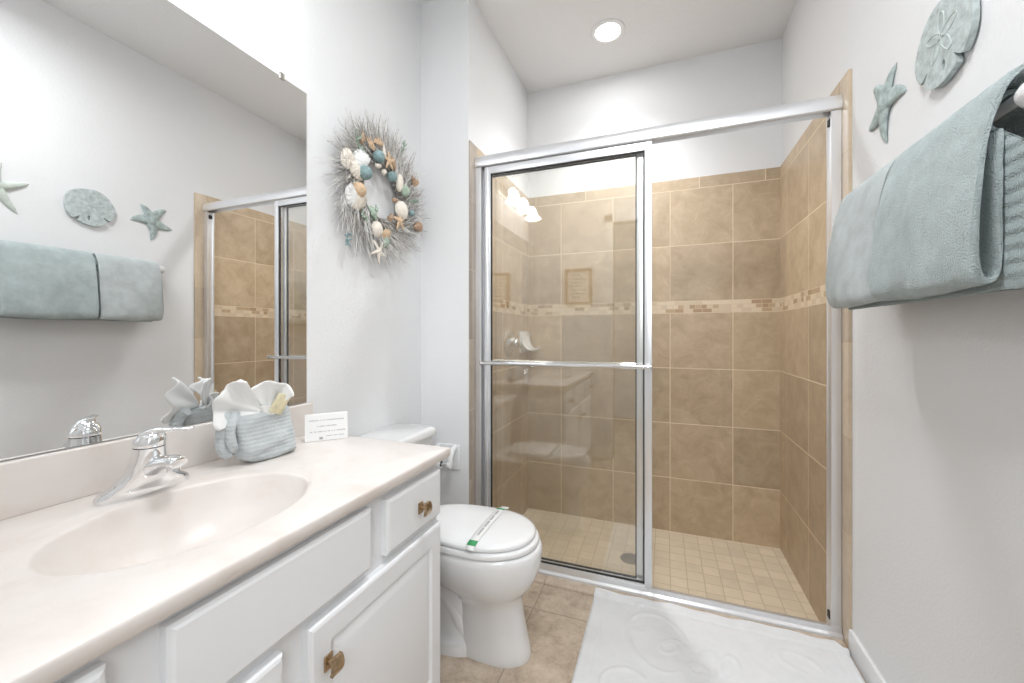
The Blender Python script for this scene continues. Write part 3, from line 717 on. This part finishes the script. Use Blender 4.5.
starfish('wall_starfish', (XR, 1.478, 1.772), RF, arms_from((1.478, 1.768), [(1.380, 1.748), (1.590, 1.738), (1.478, 1.650), (1.428, 1.852), (1.558, 1.850)], [.25, .2, -.3, .25, -.2]), .030, .018, M['star'],
         label='verdigris starfish ornament on the right wall, between the sand dollar and the shower')
starfish('wall_starfish', (XR, .885, 1.775), RF, [(math.radians(a), l, bd) for a, l, bd in ((17, .112, .1), (-64, .128, .1), (92, .115, -.2), (162, .115, .2), (-132, .115, -.1))], .021, .020, M['starpale'],
         label='pale cream-green starfish ornament at the left edge of the mirror, left of the sand dollar')
# sand dollar
t = thing('sand_dollar', 'large pale verdigris sand dollar ornament on the right wall above the towels', 'sand dollar ornament', (XR, 1.205, 1.765))
b = nb(); oy, oz, rr_ = 1.206, 1.768, .099
outer = []
notch = [(math.radians(232), .030), (math.radians(-40), .030)]
for k in range(180):
    a = 2*PI*k/180; r_ = rr_*(1+.02*math.cos(5*a+.4)+.02*math.cos(2*a))*(1 if True else 1)
    for na, dp in notch:
        d = math.atan2(math.sin(a-na), math.cos(a-na)); r_ -= dp*max(0, 1-(abs(d)/.075))**.5 if abs(d) < .075 else 0
    outer.append((oy+r_*math.cos(a), oz+r_*.98*math.sin(a)))
hy_, hz_ = oy-.008, oz-.058
inner = [(hy_+.006*math.cos(2*PI*k/20), hz_+.012*math.sin(2*PI*k/20)) for k in range(20)]
tm = bmesh.new(); loops = []
for pts in (outer, inner):
    vv = [tm.verts.new((XR-.004, p[0], p[1])) for p in pts]; loops.append(vv)
    for i in range(len(vv)): tm.edges.new((vv[i], vv[(i+1) % len(vv)]))
bmesh.ops.triangle_fill(tm, use_beauty=True, edges=list(tm.edges))
r = bmesh.ops.extrude_face_region(tm, geom=list(tm.faces)); 
bmesh.ops.translate(tm, verts=[g for g in r['geom'] if isinstance(g, bmesh.types.BMVert)], vec=(-.012, 0, 0))
bmesh.ops.recalc_face_normals(tm, faces=tm.faces); merge(b, tm)
obj('disc', b, M['dollar'], t, angle=30)
b = nb()
for q in range(5):
    a0 = PI/2+2*PI*q/5; pts = []
    for k in range(22):
        a = 2*PI*k/22; lx = .030+.026*math.cos(a); ly = .011*math.sin(a)
        pts.append((XR-.0163, oy+lx*math.cos(a0)-ly*math.sin(a0), oz+.012+lx*math.sin(a0)+ly*math.cos(a0)))
    tube(b, pts, .0014, 6, closed=True, up=(1, 0, 0))
obj('petal_relief', b, M['relief'], t)

# ------------------------------------------------------------------ twig wreath with shells on the left wall
WY, WZ = 1.366, 1.682
t = thing('twig_wreath', 'round twig wreath decorated with shells, starfish and teal balls on the left wall', 'wreath', (XL, WY, WZ))
random.seed(11)
def twigs(nm, count, mat, rmin, rmax, lmin, lmax, swirl, rad):
    b = nb()
    for k in range(count):
        a = random.uniform(0, 2*PI); r0 = random.uniform(rmin, rmax); L = random.uniform(lmin, lmax)
        x0 = XL+random.uniform(.012, .05); sw = swirl*random.uniform(.5, 1.4)
        pts = []; m = 6; bend = random.uniform(-.5, .5)
        lift = random.uniform(-.01, .05)
        for i in range(m):
            s = i/(m-1); aa = a+sw*s*(1-.45*s)+bend*.12*s*s; rr = r0+L*s
            pts.append((max(XL+.004, x0+lift*s*s+.003*random.uniform(-1, 1)), WY+rr*math.cos(aa)+.004*random.uniform(-1, 1)*s, WZ+rr*math.sin(aa)+.004*random.uniform(-1, 1)*s))
        tube(b, pts, [rad*(1-.65*i/(m-1)) for i in range(m)], 4)
        if random.random() < .5:
            p = Vector(pts[3]); q = Vector(pts[5])-p; s_ = Vector((random.uniform(-.3, .5), random.uniform(-1, 1), random.uniform(-1, 1))).normalized()
            e = p+q*.7+s_*.028; e.x = max(e.x, XL+.004); tube(b, [p, (p+e)/2+s_*.003, e], [rad*.6, rad*.5, rad*.25], 3)
    o = obj(nm, b, mat, t, angle=80); o['kind'] = 'stuff'; return o
twigs('grey_twigs', 380, M['twig'], .125, .17, .07, .155, .75, .0018)
twigs('bleached_twigs', 560, M['twigw'], .115, .17, .07, .165, .85, .0019)
b = nb()
for k in range(60):                              # the bound ring at the heart of the wreath
    ph = random.uniform(0, 2*PI); ra = random.uniform(.112, .165); xx = XL+random.uniform(.008, .045); pts = []
    for i in range(25):
        a = ph+2.6*i/24; r_ = ra+.008*math.sin(a*3+ph)
        pts.append((xx+.006*math.sin(a*4+ph*3), WY+r_*math.cos(a), WZ+r_*math.sin(a)))
    tube(b, pts, .0024, 4)
o = obj('bound_ring', b, M['twig'], t, angle=80); o['kind'] = 'stuff'
LF = ((0, 1, 0), (0, 0, 1), (1, 0, 0))
import functools
def wp(px, py):
    """crop pixel of the wreath -> (y, z) on the plane of its front"""
    u = 300+px/3.593; w_ = 90+py/3.593; f, th, y0 = 402.58, .3603, 333.8
    U = (u-512)/f; V = -(w_-y0)/f
    dx = U*math.cos(th)-math.sin(th); dy = U*math.sin(th)+math.cos(th)
    s = (XL+.062)/dx; return dy*s, 1.1+V*s
XW = XL+.045
def ball(px, py, r, mat, nm='teal_ball'):
    y, z = wp(px, py); b = nb(); n = 26; rings = []
    for i in range(1, 14):
        a = PI*i/14; rings.append([(XW+r*.9+r*math.sin(a)*(1+.05*math.cos(2*PI*k/n*6.5))*math.cos(2*PI*k/n), y+r*math.sin(a)*(1+.05*math.cos(2*PI*k/n*6))*math.sin(2*PI*k/n), z+r*math.cos(a)) for k in range(n)])
    loft(b, rings); obj(nm, b, mat, t, angle=80)
def scallop(px, py, r, mat, rot=0, nm='scallop_shell', ry=1.0):
    y, z = wp(px, py); b = nb(); vs = []; fs = []; n = 33; m = 9
    for i in range(m):
        s = i/(m-1)
        for k in range(n):
            a = rot-1.25+2.5*k/(n-1); rib = .06*math.cos(k*PI/2)*s
            R_ = r*2*s*(1-.12*abs(k/(n-1)-.5)*2)*(1+rib*.3)
            vs.append((XW+.006+r*.55*math.sin(PI*min(1, s*.85+.15))*(1-(2*k/(n-1)-1)**2*.55)+rib*r, y+ry*(R_-r)*math.cos(rot)*1.0 if False else y-r*math.cos(rot)+R_*math.cos(a), z-r*math.sin(rot)+R_*math.sin(a)*ry))
    for i in range(m-1):
        for k in range(n-1): a = i*n+k; fs.append((a, a+1, a+n+1, a+n))
    put(b, vs, fs); obj(nm, b, mat, t, angle=80, solid=.002)
def whelk(px, py, L, r, mat, rot, nm='spiral_shell'):
    y, z = wp(px, py); d = Vector((.15, math.cos(rot), math.sin(rot))).normalized(); o = Vector((XW+r*.9, y, z))-d*L/2
    prof = []
    for i in range(19):
        s = i/18; base = r*(1-s)**.8 if s > .3 else r*(.35+.65*(s/.3)**.7)
        prof.append((base*(1+.10*math.cos(s*34)), s*L))
    b = nb(); lathe(b, o, d, [(.002, -.002)]+prof, 20); obj(nm, b, mat, t, angle=60)
def oval(px, py, a_, b_, mat, rot=0, nm='clam_shell', thick=.012):
    y, z = wp(px, py); b = nb(); rings = []
    for s in (1, .97, .85, .65, .4, .15, .02):
        h = thick*math.sqrt(max(0, 1-s*s)); rings.append([(XW+.012+h, y+s*(a_*math.cos(q)*math.cos(rot)-b_*math.sin(q)*math.sin(rot)), z+s*(a_*math.cos(q)*math.sin(rot)+b_*math.sin(q)*math.cos(rot))) for q in [2*PI*k/28 for k in range(28)]])
    rings.insert(0, [(p[0]-.004, p[1], p[2]) for p in rings[0]]); loft(b, rings); obj(nm, b, mat, t, angle=60)
def wstar(px, py, L, w_, mat, rot):
    y, z = wp(px, py); starfish('starfish', (XW+.012, y, z), LF, [(rot+2*PI*k/5, L, .15) for k in range(5)], w_, .010, mat, parent=t)
def sprig(px, py, L, mat, rot, nm='sprig'):
    y, z = wp(px, py); b = nb(); d = Vector((.3, math.cos(rot), math.sin(rot))); o = Vector((XW, y, z))
    tube(b, [o, o+d*L*.5, o+d*L], [.003, .0025, .001], 6)
    for i in range(10):
        p = o+d*L*(i/10); s_ = Vector((random.uniform(.1, .6), random.uniform(-1, 1), random.uniform(-1, 1))).normalized()
        tube(b, [p, p+s_*L*.2, p+s_*L*.38+d*L*.1], [.0025, .004, .001], 5)
    obj(nm, b, mat, t, angle=80)
whelk(228, 168, .050, .014, M['brown'], PI/2); scallop(262, 192, .020, M['tan'], 1.0); scallop(290, 185, .018, M['tan'], 1.8)
for q in range(5): scallop(180+14*math.cos(q*1.257), 245+20*math.sin(q*1.257), .017, M['cream'], q*-1.257, nm='petal_shell')
scallop(225, 245, .034, M['white_cloth'], 2.2); scallop(205, 285, .028, M['cream'], -2.4)
ball(280, 240, .024, M['teal']); ball(330, 312, .021, M['teal']); ball(230, 298, .026, M['teal'])
wstar(322, 255, .042, .010, M['tan'], 1.6); oval(285, 272, .016, .010, M['cream'], .2); oval(305, 295, .010, .013, M['cream'])
whelk(306, 215, .06, .011, M['cream'], PI/2+.2); scallop(343, 262, .018, M['brown'], .5)
oval(362, 333, .020, .040, M['cream'], -.1); oval(380, 362, .024, .026, M['sage'], .5, thick=.02); whelk(407, 325, .055, .022, M['brown'], 2.6)
sprig(375, 232, .05, M['sage'], 1.5); sprig(183, 515, .05, M['teal'], -1.9); sprig(402, 392, .045, M['sage'], .1); sprig(225, 222, .06, M['sage'], 2.0); sprig(268, 458, .05, M['sage'], 1.2); sprig(250, 470, .045, M['sage'], 2.6)
scallop(222, 388, .037, M['cream'], -.5); scallop(192, 372, .030, M['white_cloth'], 2.8); oval(212, 360, .024, .030, M['tan'], .3, thick=.034)
oval(368, 432, .040, .040, M['cream'], .3, thick=.02); wstar(360, 470, .046, .011, M['tan'], .4); whelk(415, 492, .060, .026, M['brown'], 3.4); ball(405, 442, .014, M['teal'])
oval(280, 500, .028, .032, M['cream'], .1, thick=.02); scallop(316, 518, .022, M['tan'], -1.2); whelk(330, 455, .04, .014, M['brown'], 1.0); whelk(349, 395, .04, .012, M['brown'], .3)
wstar(285, 580, .052, .009, M['cream'], .9); scallop(318, 545, .020, M['sage'], -.6); scallop(270, 440, .020, M['sage'], .8)

# ------------------------------------------------------------------ washcloth bundle, soap and card on the counter
# grey-blue folded pocket
def cloth_pt(x, y, z, s=0.0022, f=30): return (x+s*noise.noise(Vector((x*f, y*f, z*f))), y+s*noise.noise(Vector((y*f, z*f, x*f+5))), z)
b = nb(); rings = []; NV = 26
for i in range(NV):
    v = i/(NV-1)
    hw = .5*interp([0, .10, .3, 1], [.118, .150, .158, .152], v); hd = interp([0, .06, .4, .9, 1], [.022, .032, .034, .027, .020], v)
    cyy = interp([0, .12, 1], [.796, .786, .776], v); cxx = -1.000-.018*v
    ring = []
    for k in range(80):
        a = 2*PI*k/80; c, s = math.cos(a), math.sin(a)
        X = cxx+math.copysign(abs(c)**.5, c)*hd; Y = cyy+math.copysign(abs(s)**.55, s)*hw
        z = ZV+.001+.126*v+(.010*((Y-cyy)/hw)*max(0, v-.4))
        if c > .1:                                # bunched creases across the lower half, flat dobby border above
            lo = max(0, 1-v*1.5)
            X += c*(.010*lo*noise.noise(Vector((Y*26+z*34, z*48, 2)))+.008*noise.noise(Vector((Y*18-z*20, z*30, 7)))+.0012*math.sin((z-ZV)*2*PI/.011)*(v > .5)*(v < .95))
        ring.append(cloth_pt(X, Y, z, .0035, 40))
    rings.append(ring)
loft(b, rings)
wrap = [smooth_path([(-1.022, .706, ZV+.128), (-1.008, .694, ZV+.10), (-1.006, .690, ZV+.07), (-1.010, .695, ZV+.048), (-1.024, .708, ZV+.040)], 6), smooth_path([(-1.042, .702, ZV+.128), (-1.030, .688, ZV+.10), (-1.028, .686, ZV+.055), (-1.030, .698, ZV+.026)], 6)]
for p, r_ in zip(wrap, (.0105, .0125)): tube(b, [cloth_pt(*q, .009, 30) for q in p], r_, 14, flat=1.3, up=(1, 0, 0))
tag(obj('folded_washcloth', b, M['wash'], angle=70), 'grey-blue washcloth folded into a pocket holding the white fan, on the counter', 'washcloth')
def fan(bm, o, a0, a1, R0, tilt, npl, amp, curl=.0, ph=0, r0=.006, cup=0.0):
    """one pleated lobe fanning out in a vertical plane turned towards the room; tilt and curl lean it forward"""
    vs = []; fs = []; n = 64; m = 14; h = Vector((.607, .795, 0)); nn = Vector((.795, -.607, 0))
    for i in range(m):
        s = i/(m-1)
        for k in range(n):
            q = k/(n-1); a = a0+(a1-a0)*q; r_ = r0+R0*s*(1-.14*abs(2*q-1)**3)*(1+.025*math.sin(q*17+ph))
            dn = tilt*s*R0+amp*s*math.sin(npl*2*PI*q+ph)+curl*s**4*R0+cup*(2*q-1)**2*s*R0
            p = Vector(o)+h*(r_*math.cos(a))+nn*dn; vs.append((p.x, p.y, o[2]+r_*math.sin(a)))
    for i in range(m-1):
        for k in range(n-1): a = i*n+k; fs.append((a, a+1, a+n+1, a+n))
    put(bm, vs, fs)
b = nb(); zt = ZV+.128
R_ = math.radians
fan(b, (-.992, .765, zt-.002), R_(198), R_(112), .103, .10, 2.3, .010, .16, .4, cup=.12)
fan(b, (-.998, .786, zt-.006), R_(128), R_(36), .078, .04, 2.2, .009, .22, 1)
fan(b, (-1.030, .765, zt-.006), R_(148), R_(100), .088, -.05, .8, .004, -.10, 0)
fan(b, (-1.020, .775, zt-.016), R_(160), R_(20), .046, -.10, 2.6, .006, -.2, 2)
fan(b, (-.996, .775, zt-.018), R_(160), R_(20), .026, .10, 2.2, .003, 0, 2)
tag(obj('white_fan_washcloth', b, M['white_cloth'], angle=80, solid=.0038), 'white washcloth pleated like a fan rising from the grey-blue pocket', 'washcloth')
b = nb(); mt = Matrix.Translation((-.975, .800, ZV+.142)) @ Matrix.Rotation(-.42, 4, 'X') @ Matrix.Rotation(.25, 4, 'Y')
box(b, -.006, .006, -.017, .017, -.026, .028, .003, 2, mtx=mt)
tag(obj('soap_bar', b, M['soapwrap'], angle=40), 'small cream wrapped soap tucked into the white cloth fan', 'soap')
# card
t = thing('notice_card', 'small white folded notice card standing on the counter by the backsplash', 'card', (-.985, .975, ZV))
A = Vector((-1.026, .928, ZV+.001)); B_ = Vector((-.945, 1.019, ZV+.001)); dirv = (B_-A).normalized(); nv = Vector((dirv.y, -dirv.x, 0)); Ht = .081
def cp(s, h, o_): return A+dirv*s+Vector((0, 0, h))+nv*o_
Lc = (B_-A).length; b = nb()
loft(b, [[cp(s, 0, 0), cp(s, Ht-.002, -.014), cp(s, Ht, -.016), cp(s, Ht, -.020), cp(s, Ht-.002, -.022), cp(s, 0, -.036), cp(s, 0, -.035), cp(s, Ht-.004, -.020), cp(s, Ht-.004, -.016), cp(s, 0, -.001)] for s in (0, Lc)])
obj('folded_card', b, M['paper'], t, angle=30)
b = nb(); random.seed(5)
for h, s0, s1, hh in ((.060, .012, .112, .0032), (.042, .034, .090, .0032), (.026, .014, .112, .0032), (.012, .060, .108, .0026)):
    s = s0
    while s < s1:
        wd = random.choice((.0022, .003, .0026)); 
        q = [cp(s, h, -.014*h/Ht*1.0+.0006), cp(s+wd, h, -.014*h/Ht+.0006), cp(s+wd, h+hh, -.014*(h+hh)/Ht+.0006), cp(s, h+hh*random.uniform(.6, 1), -.014*(h+hh)/Ht+.0006)]
        put(b, q, [(0, 1, 2, 3)]); s += wd+random.choice((.0012, .0012, .0012, .0045))
obj('printed_lettering', b, M['ink'], t)
b = nb(); put(b, [cp(.040, .004, .0004), cp(.050, .004, .0004), cp(.050, .011, -.0008), cp(.040, .011, -.0008)], [(0, 1, 2, 3)]); obj('printed_emblem', b, M['ink'], t)

# ------------------------------------------------------------------ things on the wall behind, seen only in the shower glass
t = thing('framed_sign', 'brown framed sign with lines of lettering, seen reflected in the shower glass', 'sign', (-.72, YN, 1.36))
b = nb(); y = YN
for q in ((-.845, -.820, 1.36, 1.69), (-.625, -.600, 1.36, 1.69)): box(b, q[0], q[1], y, y+.02, q[2], q[3], .003, 2)
for q in ((-.845, -.600, 1.36, 1.385), (-.845, -.600, 1.665, 1.69)): box(b, q[0], q[1], y, y+.02, q[2], q[3], .003, 2)
obj('frame', b, M['frame'], t)
b = nb(); box(b, -.822, -.623, y, y+.008, 1.383, 1.667); obj('face', b, M['signface'], t)
random.seed(9)
for k, (s0, s1) in enumerate(((-.79, -.70), (-.80, -.66), (-.78, -.72), (-.80, -.69), (-.77, -.66), (-.79, -.67), (-.78, -.70))):
    s = s0; z = 1.625-.033*k; b = nb()
    while s < s1:
        wd = random.uniform(.005, .009); box(b, s, s+wd, y+.008, y+.0088, z, z+random.uniform(.006, .012)); s += wd+random.choice((.003, .003, .012))
    obj('lettering_line', b, M['inkdark'], t)
def plate(x, z, w_, label, nsw):
    t = thing('switch_plate', label, 'switch plate', (x, YN, z))
    b = nb(); box(b, x-w_/2, x+w_/2, YN, YN+.006, z-.058, z+.058, .003, 2); obj('plate', b, M['plastic'], t)
    for k in range(nsw):
        xx = x+(k-(nsw-1)/2)*.046; b = nb(); box(b, xx-.016, xx+.016, YN+.005, YN+.010, z-.032, z+.032, .002, 2); obj('rocker', b, M['plastic'], t)
plate(-.66, 1.04, .165, 'wide white switch plate beside the doorway, seen reflected in the shower glass', 3)
plate(-1.02, 1.04, .072, 'narrow white outlet plate near the mirror corner, seen reflected in the shower glass', 1)
